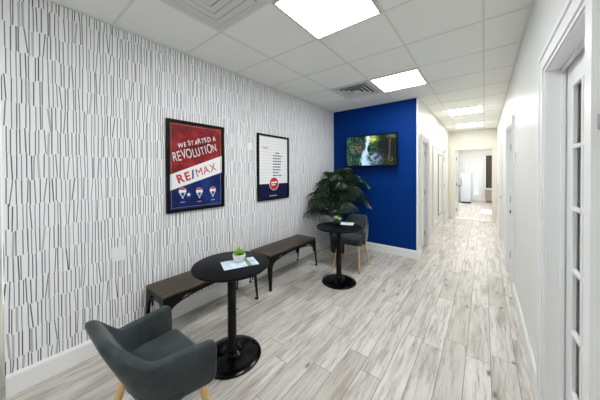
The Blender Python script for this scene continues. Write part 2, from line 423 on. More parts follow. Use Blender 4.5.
# door casings: stepped flat profile around an opening in a wall at x = X facing n
def casing(b, X, n, ya, yb, zt, w, jd):
    for (d, t) in ((0., .012), (.018, .019), (w-.03, .026)):
        x0, x1 = sorted((X-n*.001, X+n*t))
        if d == 0.: e0, e1 = 0., .0185
        elif d < .03: e0, e1 = .018, w-.0295
        else: e0, e1 = w-.03, w
        box(b, x0, x1, ya-e1, ya-e0, 0, zt+e1, 0); box(b, x0, x1, yb+e0, yb+e1, 0, zt+e1, 0)
        box(b, x0, x1, ya-e0, yb+e0, zt+e0, zt+e1, 0)
def jamb(b, X, n, ya, yb, zt, depth, th=.018):
    x0, x1 = sorted((X+n*.004, X-n*depth))
    box(b, x0, x1, ya, ya+th*.4, 0, zt); box(b, x0, x1, yb-th*.4, yb, 0, zt); box(b, x0, x1, ya, yb, zt-th*.4, zt)
def panel_door(idx, X, n, op, recess, knob_y, label, w=cw, knob_z=.95):
    ya, yb, zt = op
    root = sempty('door_%d' % idx, label, 'door', (0, 0, 0))
    b = NB(); casing(b, X, n, ya, yb, zt, w, .1); obj('casing', b, M['trim_white'], root)
    b = NB(); jamb(b, X, n, ya, yb, zt, .125); obj('jamb', b, M['trim_white'], root)
    b = NB(); xo = X-n*recess
    xa, xb = sorted((xo, xo-n*.04)); box(b, xa, xb, ya+.01, yb-.01, .008, zt-.01, 0)
    for z0, z1 in ((.22, .95), (1.12, zt-.16)):
        for y0, y1 in ((ya+.12, (ya+yb)/2-.045), ((ya+yb)/2+.045, yb-.12)):
            x0, x1 = sorted((xo+n*.006, xo)); box(b, x0, x1, y0, y1, z0, z1, .005, 1)
    slab = obj('slab', b, M['trim_white'], root)
    b = NB()
    k = [(.0, .0), (.026, .0), (.026, .006), (.010, .010), (.010, .030), (.022, .036), (.026, .048), (.020, .058), (0, .062)]
    lathe(b, k, 20)
    o = obj('door_knob', b, M['dark_knob'], slab, 40, (xo, knob_y, knob_z)); o.rotation_euler = (0, n*PI/2, 0)
    b = NB()
    hy = yb-.012 if abs(knob_y-ya) < abs(knob_y-yb) else ya+.012
    for z in (.25, 1.05, 1.8): tube(b, [(xo+n*.006, hy, z-.05), (xo+n*.006, hy, z+.05)], .008, 8)
    obj('hinge', b, M['steel'], slab, 40)
    return root
panel_door(1, XH, 1, D1, .05, 2.80, 'white closed door beside the blue wall')
panel_door(2, XH, 1, D3, .05, 5.52, 'white closed door near the far left end of the hallway')
panel_door(3, XR, -1, DR2, .03, 2.08, 'white closed door on the right wall')
panel_door(4, XR, -1, DR3, .03, 4.22, 'white closed door far down the right wall')

# near French door (recessed)
ya, yb, zt = DN
root = sempty('door_5', 'white glazed door with small panes and blind at the right edge', 'door')
b = NB(); casing(b, XR, -1, ya, yb, zt, .112, .1); obj('casing', b, M['trim_white'], root)
b = NB(); jamb(b, XR, -1, ya, yb, zt, .155); box(b, XR+.05, XR+.066, yb-.02, yb, 0, zt); box(b, XR+.05, XR+.066, ya, ya+.02, 0, zt); box(b, XR+.05, XR+.066, ya, yb, zt-.02, zt)
obj('jamb', b, M['trim_white'], root)
xd = XR+.074; dy0, dy1 = ya+.008, yb-.008; gy0, gy1 = dy0+.115, dy1-.115; gz0, gz1 = .327, 1.89
b = NB()
box(b, xd, xd+.04, dy0, gy0, .01, zt-.01, .003, 1); box(b, xd, xd+.04, gy1, dy1, .01, zt-.01, .003, 1)
box(b, xd, xd+.04, gy0, gy1, .01, gz0, 0); box(b, xd, xd+.04, gy0, gy1, gz1, zt-.01, 0)
slab = obj('slab', b, M['trim_white'], root)
b = NB()
for k in range(1, 5):
    z = gz0+(gz1-gz0)*k/5; box(b, xd-.004, xd+.016, gy0, gy1, z-.011, z+.011, .005, 2)
for k in range(1, 3):
    y = gy0+(gy1-gy0)*k/3; box(b, xd-.004, xd+.016, y-.012, y+.012, gz0, gz1, .005, 2)
for (p0, p1, q0, q1) in ((gy0, gy1, gz0, gz0+.012), (gy0, gy1, gz1-.012, gz1), (gy0, gy0+.012, gz0, gz1), (gy1-.012, gy1, gz0, gz1)):
    box(b, xd-.005, xd+.016, p0, p1, q0, q1, .004, 1)
obj('muntin', b, M['trim_white'], slab)
b = NB(); box(b, xd+.018, xd+.022, gy0, gy1, gz0, gz1); obj('pane', b, M['glass'], slab)
b = NB()
box(b, xd+.050, xd+.054, gy0-.02, gy1+.02, gz0-.04, gz1+.04)
obj('blind', b, M['blind'], root)
# grey keypad beyond the near door
b = NB(); box(b, XR-.028, XR+.001, -.87, -.787, 1.57, 1.617, .004, 2)
tag(obj('wall_keypad', b, M['grey_plastic']), 'small grey box on the right wall beside the glazed door', 'keypad')

# hall end casing and threshold
b = NB()
for (e0, e1, t) in ((0, .0655, .012), (.065, .095, .024)):
    box(b, EX0-e1, EX0-e0, YE-t, YE+.001, 0, EZ+e1); box(b, EX1+e0, min(EX1+e1, XR-.001), YE-t, YE+.001, 0, EZ+e1); box(b, EX0-e0, EX1+e0, YE-t, YE+.001, EZ+e0, EZ+e1)
box(b, EX0, EX0+.012, YE, YE+.13, 0, EZ); box(b, EX1-.012, EX1, YE, YE+.13, 0, EZ); box(b, EX0, EX1, YE, YE+.13, EZ-.012, EZ)
struct('trim_4', b, M['cream_paint'], label='cream casing of the opening at the hallway end', cat='trim')
b = NB(); box(b, EX0, EX1, YE-.03, YE+.14, 0, .018, .006, 2)
struct('trim_5', b, M['trim_white'], label='pale threshold strip in the far opening', cat='trim')

# open door leaf in the far opening
root = sempty('door_6', 'white door standing open in the hallway-end opening', 'door')
b = NB(); box(b, EX0+.002, EX0+.042, YE+.15, YE+.93, .01, EZ-.02, .002, 1)
for z0, z1 in ((.2, .95), (1.1, 1.95)):
    box(b, EX0+.042, EX0+.048, YE+.28, YE+.80, z0, z1, .004, 1)
slab = obj('slab', b, M['trim_white'], root)
b = NB(); lathe(b, [(0, 0), (.026, 0), (.026, .006), (.01, .01), (.01, .03), (.022, .036), (.026, .048), (.02, .058), (0, .062)], 20)
o = obj('door_knob', b, M['dark_knob'], slab, 40, (EX0+.042, YE+.86, .97)); o.rotation_euler = (0, PI/2, 0)
b = NB()
for z in (.25, 1.05, 1.85): tube(b, [(EX0+.05, YE+.143, z-.05), (EX0+.05, YE+.143, z+.05)], .009, 8)
obj('hinge', b, M['dark_knob'], slab, 40)

# far room French door
root = sempty('door_7', 'white french door with many small panes in the far room', 'door')
b = NB()
for t, e0, e1 in ((.02, 0, .07),):
    box(b, FX0-e1, FX0, YR-t, YR+.001, 0, FZ+e1); box(b, FX1, FX1+e1, YR-t, YR+.001, 0, FZ+e1); box(b, FX0, FX1, YR-t, YR+.001, FZ, FZ+e1)
box(b, FX0-.09, FX1+.09, YR-.05, YR+.001, FZ+.07, FZ+.09)
obj('casing', b, M['trim_white'], root)
b = NB(); mid = (FX0+FX1)/2
for xa, xb in ((FX0, mid), (mid, FX1)):
    box(b, xa+.004, xa+.07, YR+.03, YR+.07, .01, FZ-.01); box(b, xb-.07, xb-.004, YR+.03, YR+.07, .01, FZ-.01)
    box(b, xa+.07, xb-.07, YR+.03, YR+.07, .01, .30); box(b, xa+.07, xb-.07, YR+.03, YR+.07, FZ-.12, FZ-.01)
slab = obj('slab', b, M['trim_white'], root)
b = NB()
for xa, xb in ((FX0, mid), (mid, FX1)):
    xm = (xa+xb)/2; box(b, xm-.009, xm+.009, YR+.028, YR+.045, .30, FZ-.12)
    for k in range(1, 5):
        z = .30+(FZ-.42)*k/5; box(b, xa+.07, xb-.07, YR+.028, YR+.045, z-.009, z+.009)
obj('muntin', b, M['trim_white'], slab)
b = NB(); box(b, FX0+.07, FX1-.07, YR+.048, YR+.052, .30, FZ-.12); obj('pane', b, M['glass'], slab)
# far room window
root = sempty('window_2', 'white window looking onto dark brick in the far room', 'window')
b = NB()
box(b, WX0, WX0+.035, YR-.015, YR+.10, WZ0, WZ1); box(b, WX1-.035, WX1, YR-.015, YR+.10, WZ0, WZ1)
box(b, WX0, WX1, YR-.015, YR+.10, WZ1-.035, WZ1); box(b, WX0, WX1, YR-.015, YR+.10, WZ0, WZ0+.035)
obj('window_frame', b, M['trim_white'], root)
b = NB(); box(b, WX0-.03, WX1+.03, YR-.08, YR, WZ0-.03, WZ0, .004, 1); obj('window_sill', b, M['trim_white'], root)
b = NB(); box(b, WX0+.035, WX1-.035, YR+.05, YR+.054, WZ0+.035, WZ1-.035); obj('pane', b, M['glass'], root)
b = NB(); box(b, .0, 1.6, YR+.55, YR+.75, 0, 3.0)
tag(obj('brick_wall', b, M['brick']), 'dark brick wall outside the far room window', 'wall')
b = NB(); box(b, .05, .80, YR-.30, YR-.02, .12, .56, .01, 2)
rc = thing('storage_chest', 'tan storage chest under the far room window', 'chest')
obj('body', b, M['tan'], rc)
for x in (.08, .77):
    for y in (YR-.27, YR-.05): b = NB(); box(b, x-.02, x+.02, y-.02, y+.02, 0, .125); obj('leg', b, M['tan'], rc)
b = NB(); box(b, .04, .81, YR-.31, YR-.015, .56, .585, .005, 2); obj('lid', b, M['tan'], rc)
# pale cabinet in far room
rc = thing('white_cabinet', 'tall pale white cabinet standing beside the far french door', 'cabinet')
b = NB(); box(b, -.86, -.46, 11.30, 11.70, .06, 1.38, .02, 2); obj('body', b, M['pale_cab'], rc)
b = NB(); box(b, -.85, -.47, 11.31, 11.69, 0, .06); obj('base', b, M['black_metal'], rc)
b = NB(); box(b, -.84, -.48, 11.285, 11.30, .75, 1.34, .004, 1); dr = obj('door', b, M['pale_cab'], rc)
b = NB(); box(b, -.83, -.815, 11.27, 11.287, .8, 1.1); obj('handle', b, M['black_metal'], dr)
b = NB(); box(b, -.84, -.48, 11.285, 11.30, .10, .73, .004, 1); obj('door', b, M['pale_cab'], rc)
# doormat
b = NB(); box(b, -.10, .75, 8.15, 9.4, 0, .03, .008, 2)
tag(obj('floor_mat', b, M['trim_white']), 'pale mat lying on the far room floor', 'mat')

# ------------------------------------------------------------------ ceiling fixtures
def led(cx, cy, label, mat='panel'):
    r = thing('ceiling_light', label, 'ceiling light', (cx, cy, H-.012), 0, 'square ceiling light panels')
    b = NB(); h = U/2-.012
    for s in (-1, 1):
        box(b, -h, h, s*h-.013 if s > 0 else s*h, s*h if s > 0 else s*h+.013, -.004, .011)
        box(b, s*h-.013 if s > 0 else s*h, s*h if s > 0 else s*h+.013, -h+.013, h-.013, -.004, .011)
    obj('frame', b, M['panel_frame'], r)
    b = NB(); box(b, -h+.013, h-.013, -h+.013, h-.013, -.001, .006); obj('diffuser', b, M[mat], r)
    return r
led(-1.5*U, -.5*U, 'bright square ceiling light nearest the camera, cut by the top edge')
for (cx, cy, lb) in ((-1.5*U, 2.5*U, 'bright square ceiling light just before the blue wall'),
                     (-.5*U, 6.5*U, 'nearer of the two bright ceiling lights over the hallway'),
                     (-.5*U, 9.5*U, 'farther of the two bright ceiling lights over the hallway'),
                     (-1.5*U, -4.5*U, 'bright square ceiling light behind the camera'),
                     (-.5*U, 13.5*U, 'unseen square ceiling light added nearer in the far room'),
                     (-.5*U, 17.5*U, 'unseen square ceiling light added deeper in the far room')):
    led(cx, cy, lb, 'panel_far_added' if cy > 7 else ('panel_hall' if cy > 3 else 'panel'))  # the two far room panels are unseen, added to light that room
# concentric square supply diffuser
def ring_box(b, o, i, z0, z1, z0i=None):
    """square frustum ring from half size o (at z0) to half size i (at z1), thin sheet"""
    t = .003
    ov = [(-o, -o), (o, -o), (o, o), (-o, o)]; iv = [(-i, -i), (i, -i), (i, i), (-i, i)]
    A = [b.verts.new((x, y, z0)) for x, y in ov]; B = [b.verts.new((x, y, z1)) for x, y in iv]
    A2 = [b.verts.new((x, y, z0+t)) for x, y in ov]; B2 = [b.verts.new((x, y, z1+t)) for x, y in iv]
    for k in range(4):
        j = (k+1) % 4
        b.faces.new((A[k], A[j], B[j], B[k])); b.faces.new((A2[k], B2[k], B2[j], A2[j]))
        b.faces.new((A[k], A2[k], A2[j], A[j])); b.faces.new((B[k], B[j], B2[j], B2[k]))
def diffuser(cx, cy, label, dark):
    r = thing('air_diffuser', label, 'air vent', (cx, cy, H-.012), 0)
    h = U/2-.012
    b = NB(); ring_box(b, h, h-.052, .006, .003); obj('frame', b, M['light_grey_metal'], r)
    b = NB(); box(b, -h+.01, h-.01, -h+.01, h-.01, .0095, .0118); obj('backing', b, M['gap_shade_dark'] if dark else M['gap_shade_grey'], r)  # flat sheet, its dark colour stands in for shade in the louvre gaps
    for k in range(3):
        o = h-.058-k*.058; b = NB(); ring_box(b, o, o-(.034 if dark else .050), -.003 if dark else .000, .006 if dark else .003)
        obj('louvre', b, M['light_grey_metal'], r)
    b = NB(); o = h-.058-3*.058; box(b, -o+.006, o-.006, -o+.006, o-.006, -.005, -.001); obj('centre_plate', b, M['light_grey_metal'], r)
diffuser(-2.5*U, -1.5*U, 'square ceiling air vent with nested square louvres at the top edge', False)
diffuser(-2.5*U, 2.5*U, 'square ceiling air vent with louvres over a backing coloured dark for shade beside the ceiling light near the blue wall', True)

# ------------------------------------------------------------------ wall plates
def plate(name, y, z, w, h, label, cat, sockets=True):
    b = NB(); box(b, XL, XL+.006, y-w/2, y+w/2, z-h/2, z+h/2, .002, 2)
    o = obj(name, b, M['plate_white'])
    if sockets:
        for dy in (-.022, .022):
            s = NB(); box(s, XL+.006, XL+.009, y+dy-.016, y+dy+.016, z-.033, z+.033, .001, 1); obj('rocker', s, M['plate_white'], o)
    return tag(o, label, cat)
plate('wall_plate', -1.195, .765, .095, .118, 'white double wall plate low on the papered wall', 'wall plate')
plate('wall_sensor', .215, 1.79, .065, .10, 'small white sensor high on the papered wall between the posters', 'sensor', False)
b = NB(); box(b, XR-.02, XR+.001, 1.68, 1.76, 1.55, 1.66, .004, 2)
tag(obj('thermostat', b, M['plate_white']), 'small thermostat on the right wall before the closed door', 'thermostat')
b = NB(); box(b, XR-.008, XR, 6.5, 6.58, 1.1, 1.22, .002, 1)
tag(obj('light_switch', b, M['plate_white']), 'white light switch at the far end of the right hallway wall', 'light switch')

# ------------------------------------------------------------------ posters
def text_mesh(b, s, size, ox, oz, ang, X, shear=0., bold=.0, jitter=0., xs=1., rnd=None):
    """adds text outlines (as thin solid) on plane x=X ; origin (y=ox,z=oz), rotated by ang"""
    cur = bpy.data.curves.new('t', 'FONT'); cur.extrude = 0; cur.offset = bold
    x = 0.
    for ch in s:
        if ch == ' ': x += .34*size*xs; continue
        cur.body = ch; cur.size = size*(1+(rnd.uniform(-.10, .10) if jitter else 0)); cur.shear = shear
        to = bpy.data.objects.new('t', cur); C.objects.link(to)
        bpy.context.view_layer.update()
        me = bpy.data.meshes.new_from_object(to.evaluated_get(bpy.context.evaluated_depsgraph_get()))
        bpy.data.objects.remove(to)
        if len(me.vertices) == 0: continue
        mx = max(v.co.x for v in me.vertices); mn = min(v.co.x for v in me.vertices)
        ja = rnd.uniform(-1, 1)*.10*jitter if jitter else 0; jz = rnd.uniform(-1, 1)*.05*size*jitter if jitter else 0
        tb_ = bmesh.new(); tb_.from_mesh(me)
        ret = bmesh.ops.extrude_face_region(tb_, geom=tb_.faces[:])
        for v in [g for g in ret['geom'] if isinstance(g, bmesh.types.BMVert)]: v.co.z += .0006
        for v in tb_.verts:
            px, pz, d = (v.co.x-mn)*xs, v.co.y, v.co.z
            px, pz = px*math.cos(ja)-pz*math.sin(ja), px*math.sin(ja)+pz*math.cos(ja)+jz
            px += x
            v.co = (X+d, ox+px*math.cos(ang)-pz*math.sin(ang), oz+px*math.sin(ang)+pz*math.cos(ang))
        m2 = bpy.data.meshes.new('x'); tb_.to_mesh(m2); tb_.free(); b.from_mesh(m2)
        x += (mx-mn)*xs+(.075 if ch not in 'V' else -.03)*size
    return x
def flat(b, poly, X, t=.0006):
    prism(b, poly, lambda u, v, d: (X+d, u, v), 0, t)
def poster_frame(name, cy, cz, w, h, fw, label):
    r = thing(name, label, 'poster', (XL, cy, cz))
    b = NB()
    box(b, 0, .028, -w/2, w/2, h/2-fw, h/2, .002, 1); box(b, 0, .028, -w/2, w/2, -h/2, -h/2+fw, .002, 1)
    box(b, 0, .028, -w/2, -w/2+fw, -h/2+fw, h/2-fw, .002, 1); box(b, 0, .028, w/2-fw, w/2, -h/2+fw, h/2-fw, .002, 1)
    obj('frame', b, M['frame_black'], r)
    return r
cy, cz, pw, ph = -.495, 1.516, .64, .93
r1 = poster_frame('framed_poster', cy, cz, pw, ph, .028, 'red and blue framed poster with a white diagonal band')
hw, hh = pw/2-.026, ph/2-.026
def band(u, lo):   # height of band edges at u (local)
    a, c = (1.274, 1.455) if lo else (1.432, 1.648)
    return a+(c-a)*((u+cy)-(-.78))/(.585)-cz
b = NB(); flat(b, [(-hw, -hh), (hw, -hh), (hw, hh), (-hw, hh)], .010); obj('poster_sheet', b, M['poster_red'], r1)
b = NB(); flat(b, [(-hw, -hh), (hw, -hh), (hw, band(hw, True)), (-hw, band(-hw, True))], .0108); art = obj('blue_field', b, M['poster_blue'], r1)
b = NB(); flat(b, [(-hw, band(-hw, True)), (hw, band(hw, True)), (hw, band(hw, False)), (-hw, band(-hw, False))], .0112); obj('white_band', b, M['ink_white'], r1)
b = NB(); e = .018
for q in ([(-hw+e, -hh+e), (hw-e, -hh+e), (hw-e, -hh+e+.003), (-hw+e, -hh+e+.003)], [(-hw+e, hh-e), (hw-e, hh-e), (hw-e, hh-e+.003), (-hw+e, hh-e+.003)],
          [(-hw+e, -hh+e), (-hw+e+.003, -hh+e), (-hw+e+.003, hh-e), (-hw+e, hh-e)], [(hw-e-.003, -hh+e), (hw-e, -hh+e), (hw-e, hh-e), (hw-e-.003, hh-e)]):
    flat(b, q, .0118, .0003)
obj('border_line', b, M['ink_gold'], r1)
R = random.Random(4)
ang = math.atan2(.187, .585)
hx = 0.
for wd_ in ('WE', 'STARTED', 'A'):
    b = NB(); hx += text_mesh(b, wd_, .068, -.205+hx*math.cos(.27), .185+hx*math.sin(.27), .27, .0124, .1, .0012, 1., .80, R)+.018; obj('headline', b, M['ink_white'], r1)
b = NB(); text_mesh(b, 'REVOLUTION', .132, -.250, .040, .29, .0124, .08, .0004, 1., .57, R); obj('headline', b, M['ink_white'], r1)
b = NB(); x1 = text_mesh(b, 'RE', .122, -.205, band(-.205, True)+.042, ang, .0124, 0, .0035, 0, .98); rr = obj('brand_lettering', b, M['ink_red'], r1)
sx = -.205+x1*math.cos(ang); sz = band(-.205, True)+.042+x1*math.sin(ang)
b = NB(); x2 = text_mesh(b, '/', .122, sx, sz, ang, .0126, .0, .004, 0, 1.1); obj('brand_slash', b, M['ink_blue'], r1)
x2 += .006; sx += x2*math.cos(ang); sz += x2*math.sin(ang)
b = NB(); text_mesh(b, 'MAX', .122, sx, sz, ang, .0124, 0, .0, 0, .93); obj('brand_lettering', b, M['ink_red'], r1)
def arc(cu, cv, r, a0, a1, n=14): return [(cu+r*math.cos(a0+(a1-a0)*k/n), cv+r*math.sin(a0+(a1-a0)*k/n)) for k in range(n+1)]
for k, (u, v) in enumerate(((-.165, -.255), (.015, -.265), (.175, -.262))):
    rad = .038
    b = NB(); flat(b, arc(u, v, rad, -.35, PI+.35)+[(u-.012, v-rad*1.45), (u+.012, v-rad*1.45)], .0118); bal = obj('balloon_emblem', b, M['ink_white'], r1)
    b = NB(); flat(b, arc(u, v, rad*.93, .35, PI-.35), .0126, .0004); obj('emblem_top', b, M['ink_red'], bal)
    b = NB(); flat(b, [(u-rad*.55, v-.016), (u+rad*.55, v-.016), (u+.010, v-rad*1.3), (u-.010, v-rad*1.3)], .0126, .0004); obj('emblem_bottom', b, M['ink_blue'], bal)
    b = NB(); flat(b, [(u-.008, v-rad*1.95), (u+.008, v-rad*1.95), (u+.008, v-rad*1.6), (u-.008, v-rad*1.6)], .0118); obj('basket', b, M['ink_white'], bal)
    b = NB(); flat(b, [(u-.022, v-.115), (u+.022, v-.115), (u+.022, v-.109), (u-.022, v-.109)], .0118); obj('caption_line', b, M['ink_line'], r1)
    if k == 0:
        b = NB()
        pts = []
        for j in range(10): 
            rr_ = .026 if j % 2 == 0 else .010; pts.append((u+.062+rr_*math.cos(j*PI/5+.3), v-.040+rr_*math.sin(j*PI/5+.3)))
        flat(b, pts, .0128, .0004); obj('star_burst', b, M['ink_white'], r1)

cy2, cz2 = .668, 1.52
r2 = poster_frame('framed_poster', cy2, cz2, .645, .935, .026, 'white framed poster with dark text lines, navy foot and red disc')
hw, hh = .3225-.024, .4675-.024
b = NB(); flat(b, [(-hw, -hh), (hw, -hh), (hw, hh), (-hw, hh)], .010); obj('poster_sheet', b, M['ink_white'], r2)
b = NB(); flat(b, [(-hw, -hh), (hw, -hh), (hw, -.235), (-hw, -.235)], .0110); obj('navy_field', b, M['ink_navy'], r2)
b = NB()
for k in range(15):
    v = .38-k*.041; flat(b, [(-hw, v), (hw, v), (hw, v+.004), (-hw, v+.004)], .0108, .0004)
obj('ruled_line', b, M['ink_line'], r2)
for k, w_ in enumerate((.085, .20, .17, .18, .17, .16, .165, .12, .19)):
    b = NB(); v = .205-k*.041; u = -.02+(.05 if k == 0 else 0)
    while w_ > 0:
        ww = min(w_, R.uniform(.02, .05)); flat(b, [(u, v), (u+ww, v), (u+ww, v+.016), (u, v+.016)], .0116, .0004); u += ww+.008; w_ -= ww+.008
    obj('text_line', b, M['ink_dark'], r2)
b = NB(); flat(b, [(-.235, .272), (-.21, .272), (-.21, .286), (-.235, .286)], .0116); flat(b, [(-.2, .270), (-.115, .270), (-.115, .280), (-.2, .280)], .0116); obj('red_line', b, M['ink_red'], r2)
b = NB(); flat(b, arc(.0, -.235, .098, 0, 2*PI-.2, 28), .0118); dd = obj('disc_rim', b, M['ink_white'], r2)
b = NB(); flat(b, arc(.0, -.235, .089, 0, 2*PI-.2, 28), .0126); obj('red_disc', b, M['ink_red'], dd)
b = NB(); flat(b, [(-.06, -.232), (.06, -.226), (.06, -.204), (-.06, -.21)], .0134); flat(b, [(-.055, -.262), (.02, -.258), (.02, -.241), (-.055, -.245)], .0134); obj('disc_lettering', b, M['ink_white'], dd)
b = NB(); flat(b, [(-.10, -.415), (.06, -.415), (.06, -.405), (-.10, -.405)], .0118); obj('foot_line', b, M['ink_line'], r2)

# hallway wall pieces
def hanging(name, ya, yb, z0, z1, fmat, face, label, cat, fw=.03, th=.03):
    r = thing(name, label, cat, (XH, (ya+yb)/2, (z0+z1)/2)); w, h = (yb-ya)/2, (z1-z0)/2
    b = NB(); box(b, 0, th, -w, w, h-fw, h); box(b, 0, th, -w, w, -h, -h+fw); box(b, 0, th, -w, -w+fw, -h+fw, h-fw); box(b, 0, th, w-fw, w, -h+fw, h-fw)
    obj('frame', b, fmat, r)
    b = NB(); box(b, 0, .010, -w+fw, w-fw, -h+fw, h-fw); obj('panel_face', b, face, r)
hanging('hanging_picture', 3.80, 4.42, .30, 2.02, M['trim_white'], M['white_paint'], 'tall white framed picture on the left hallway wall', 'picture', .05)
hanging('hanging_picture', 4.62, 5.22, .40, 1.86, M['frame_black'], M['plate_white'], 'tall thin black framed pale picture on the left hallway wall', 'picture', .014, .014)

# ------------------------------------------------------------------ television
tv = thing('television', 'flat black television on the blue wall showing a forest waterfall', 'television', (-1.628, 2.31, 1.835))
W2, H2 = .478, .285
b = NB(); box(b, -W2, W2, -.012, .022, -H2, H2, .003, 2); obj('casing', b, M['black_gloss'], tv)
b = NB(); box(b, -W2*.72, W2*.72, .022, .05, -H2*.8, H2*.5, .01, 2); obj('rear_housing', b, M['frame_black'], tv)
b = NB(); box(b, -.12, .12, .05, .119, -.12, .12, .004, 1); obj('wall_bracket', b, M['black_metal'], tv)
# picture on the screen, coloured cell by cell
from mathutils import noise as MN
def lerp(a, c, t): t = max(0, min(1, t)); return tuple(a[i]+(c[i]-a[i])*t for i in range(3))
def pic(u, v):   # u 0..1 left-right, v 0..1 bottom-top -> sRGB
    wx = .03*MN.noise(Vector((u*9, v*9, 11.))); wz = .04*MN.noise(Vector((u*8, v*8, 17.)))
    n = MN.noise(Vector((u*12, v*8, 1.3))); n2 = MN.noise(Vector((u*34, v*22, 7.1))); n3 = MN.noise(Vector((u*64, v*40, 3.)))
    g2 = lambda cu, cv, su, sv: math.exp(-(((u+wx-cu)/su)**2+((v+wz-cv)/sv)**2))
    c = lerp((2, 16, 14), (50, 104, 74), .30+.8*n+.9*n2)
    c = lerp(c, (96, 150, 140), max(0, (.40-u)*1.3)*(.7+1.2*n2))
    c = lerp(c, (176, 112, 92), g2(.24, .60, .11, .14)*max(0, .35+2.*n2))
    c = lerp(c, (3, 8, 8), max(0, min(1, (u+2*wx-.60)/.12))*(.75+.4*n))
    c = lerp(c, (198, 218, 96), g2(.56, .88, .10, .12)*(1+.6*n2))
    c = lerp(c, (120, 150, 70), g2(.93, .93, .10, .06)*.8)
    c = lerp(c, (232, 242, 246), g2(.46, .94, .045, .10)*1.3)
    cx = .43-.035*math.sin(v*5)+wx; wd = .045+.16*max(0, .60-v)+.02*n
    k = 1-abs(u-cx)/wd
    if v < .86: c = lerp(c, (196, 224, 248), k*2.2+.5*n2)
    s = MN.noise(Vector((u*15+v*16, v*30-u*12, 2.)))
    c = lerp(c, lerp((8, 16, 24), (176, 206, 240), .5+1.6*s), g2(.60, .22, .13, .22)*1.3)
    c = lerp(c, (126, 96, 70), math.exp(-((u-.88-.03*(v-.5)+wx*.4)/.014)**2)*(.8 if .2 < v < .85 else 0))
    c = lerp(c, (132, 128, 56), g2(.88, .16, .12, .12)*max(0, .2+1.6*n2))
    f = 1+.35*n3
    return tuple(max(0, min(255, q*f)) for q in c)
NX, NZ = 128, 72
b = NB(); sw, sh = W2-.020, H2-.020
grid = [[b.verts.new((-sw+2*sw*i/NX, 0, -sh+2*sh*j/NZ)) for j in range(NZ+1)] for i in range(NX+1)]
for i in range(NX):
    for j in range(NZ): b.faces.new((grid[i][j], grid[i+1][j], grid[i+1][j+1], grid[i][j+1]))
lay = b.loops.layers.float_color.new('screen')
for f in b.faces:
    for lp in f.loops:
        v = lp.vert.co; c = srgb(*pic((v.x+sw)/(2*sw), (v.z+sh)/(2*sh))); lp[lay] = (c[0], c[1], c[2], 1)
t = NT('screen_picture'); a = t.n('ShaderNodeVertexColor', layer_name='screen'); t.base((.01, .01, .01)); t.set(Roughness=.35, Emission_Strength=.95, Specular_IOR_Level=.1)
t.l(a.outputs[0], t.b.inputs['Emission Color'])
o = obj('screen', b, t.m, tv, None, (0, -.0125, 0))
for p in o.data.polygons:
    pass

# ------------------------------------------------------------------ bench
def bench():
    r = thing('bench', '', 'bench')
    L, W, Z = .50, .178, .432     # half length (y), half width (x), top height
    b = NB(); box(b, -W, W, -L, L, Z-.024, Z, .010, 3); obj('seat', b, M['dark_wood'], r, 40)
    b = NB(); t = .0025
    # folded steel apron
    box(b, -W+.002, W-.002, -L+.004, L-.004, Z-.032, Z-.0245)
    ap = .040
    for s in (-1, 1):
        xo = s*(W-.004); xi = s*(W-.004-t*2); x0, x1 = sorted((xo, xi)); box(b, x0, x1, -L+.05, L-.05, Z-.032-ap*.62, Z-.028)
        yo = s*(L-.006); yi = s*(L-.006-t*2); y0, y1 = sorted((yo, yi)); box(b, -W+.03, W-.03, y0, y1, Z-.032-ap*.62, Z-.028)
    obj('apron', b, M['gun_metal'], r)
    # legs: folded L section that flares into the apron
    def legw(h, big):   # visible width of a leg face at height fraction h (0 floor, 1 top)
        return .024+.030*h+(big)*max(0, (h-.62)/.38)**2.2
    n = 18; zt = Z-.030
    for sx in (-1, 1):
        for sy in (-1, 1):
            b = NB(); rows = []
            for k in range(n+1):
                h = k/n; z = .006+(zt-.006)*h; sp = (1-h)*.018
                cx_ = sx*(W-.003+sp*1.4); cy_ = sy*(L-.004+sp*.6)
                wl, we = legw(h, .20), legw(h, .085)
                rows.append([(cx_, cy_-sy*wl, z), (cx_, cy_, z), (cx_-sx*we, cy_, z),
                             (cx_-sx*we, cy_-sy*.004, z), (cx_-sx*.004, cy_-sy*.004, z), (cx_-sx*.004, cy_-sy*wl, z)])
            V = [[b.verts.new(p) for p in row] for row in rows]
            for k in range(n):
                for q in range(6):
                    q2 = (q+1) % 6; b.faces.new((V[k][q], V[k][q2], V[k+1][q2], V[k+1][q]))
            b.faces.new(V[0][::-1]); b.faces.new(V[-1])
            lg = obj('leg', b, M['gun_metal'], r)
            b = NB(); fx, fy = sx*(W+.022-.012), sy*(L+.006-.012)
            box(b, fx-.016, fx+.016, fy-.016, fy+.016, 0, .022, .003, 1); obj('foot_cap', b, M['black_metal'], lg)
    # arched braces along both long sides and under each end
    for s in (-1, 1):
        b = NB(); pts = []
        for k in range(25):
            a = PI*k/24; pts.append((s*(W-.012), -math.cos(a)*(L-.05), Z-.205+.150*min(1, math.sin(a)**.55)))
        for (p, q) in zip(pts, pts[1:]):
            pass
        tube(b, pts, .008, 6); obj('arched_brace', b, M['gun_metal'], r, 50)
    for s in (-1, 1):
        b = NB(); pts = []
        for k in range(13):
            a = PI*k/12; pts.append((-math.cos(a)*(W-.03), s*(L-.016), Z-.19+.11*math.sin(a)**.7))
        tube(b, pts, .005, 6); obj('arched_brace', b, M['gun_metal'], r, 50)
    return r
b1 = bench(); b1.location = (-2.245, -.505, 0)
b1['label'] = 'low dark wood and metal bench behind the nearer round table'; b1['group'] = 'benches along the papered wall'
b2 = copy_tree(b1); b2.location = (-2.245, .705, 0); b2['label'] = 'low dark wood and metal bench by the wall under the black and white poster'
b2['label'] = 'low dark wood and metal bench nearer the potted palm'

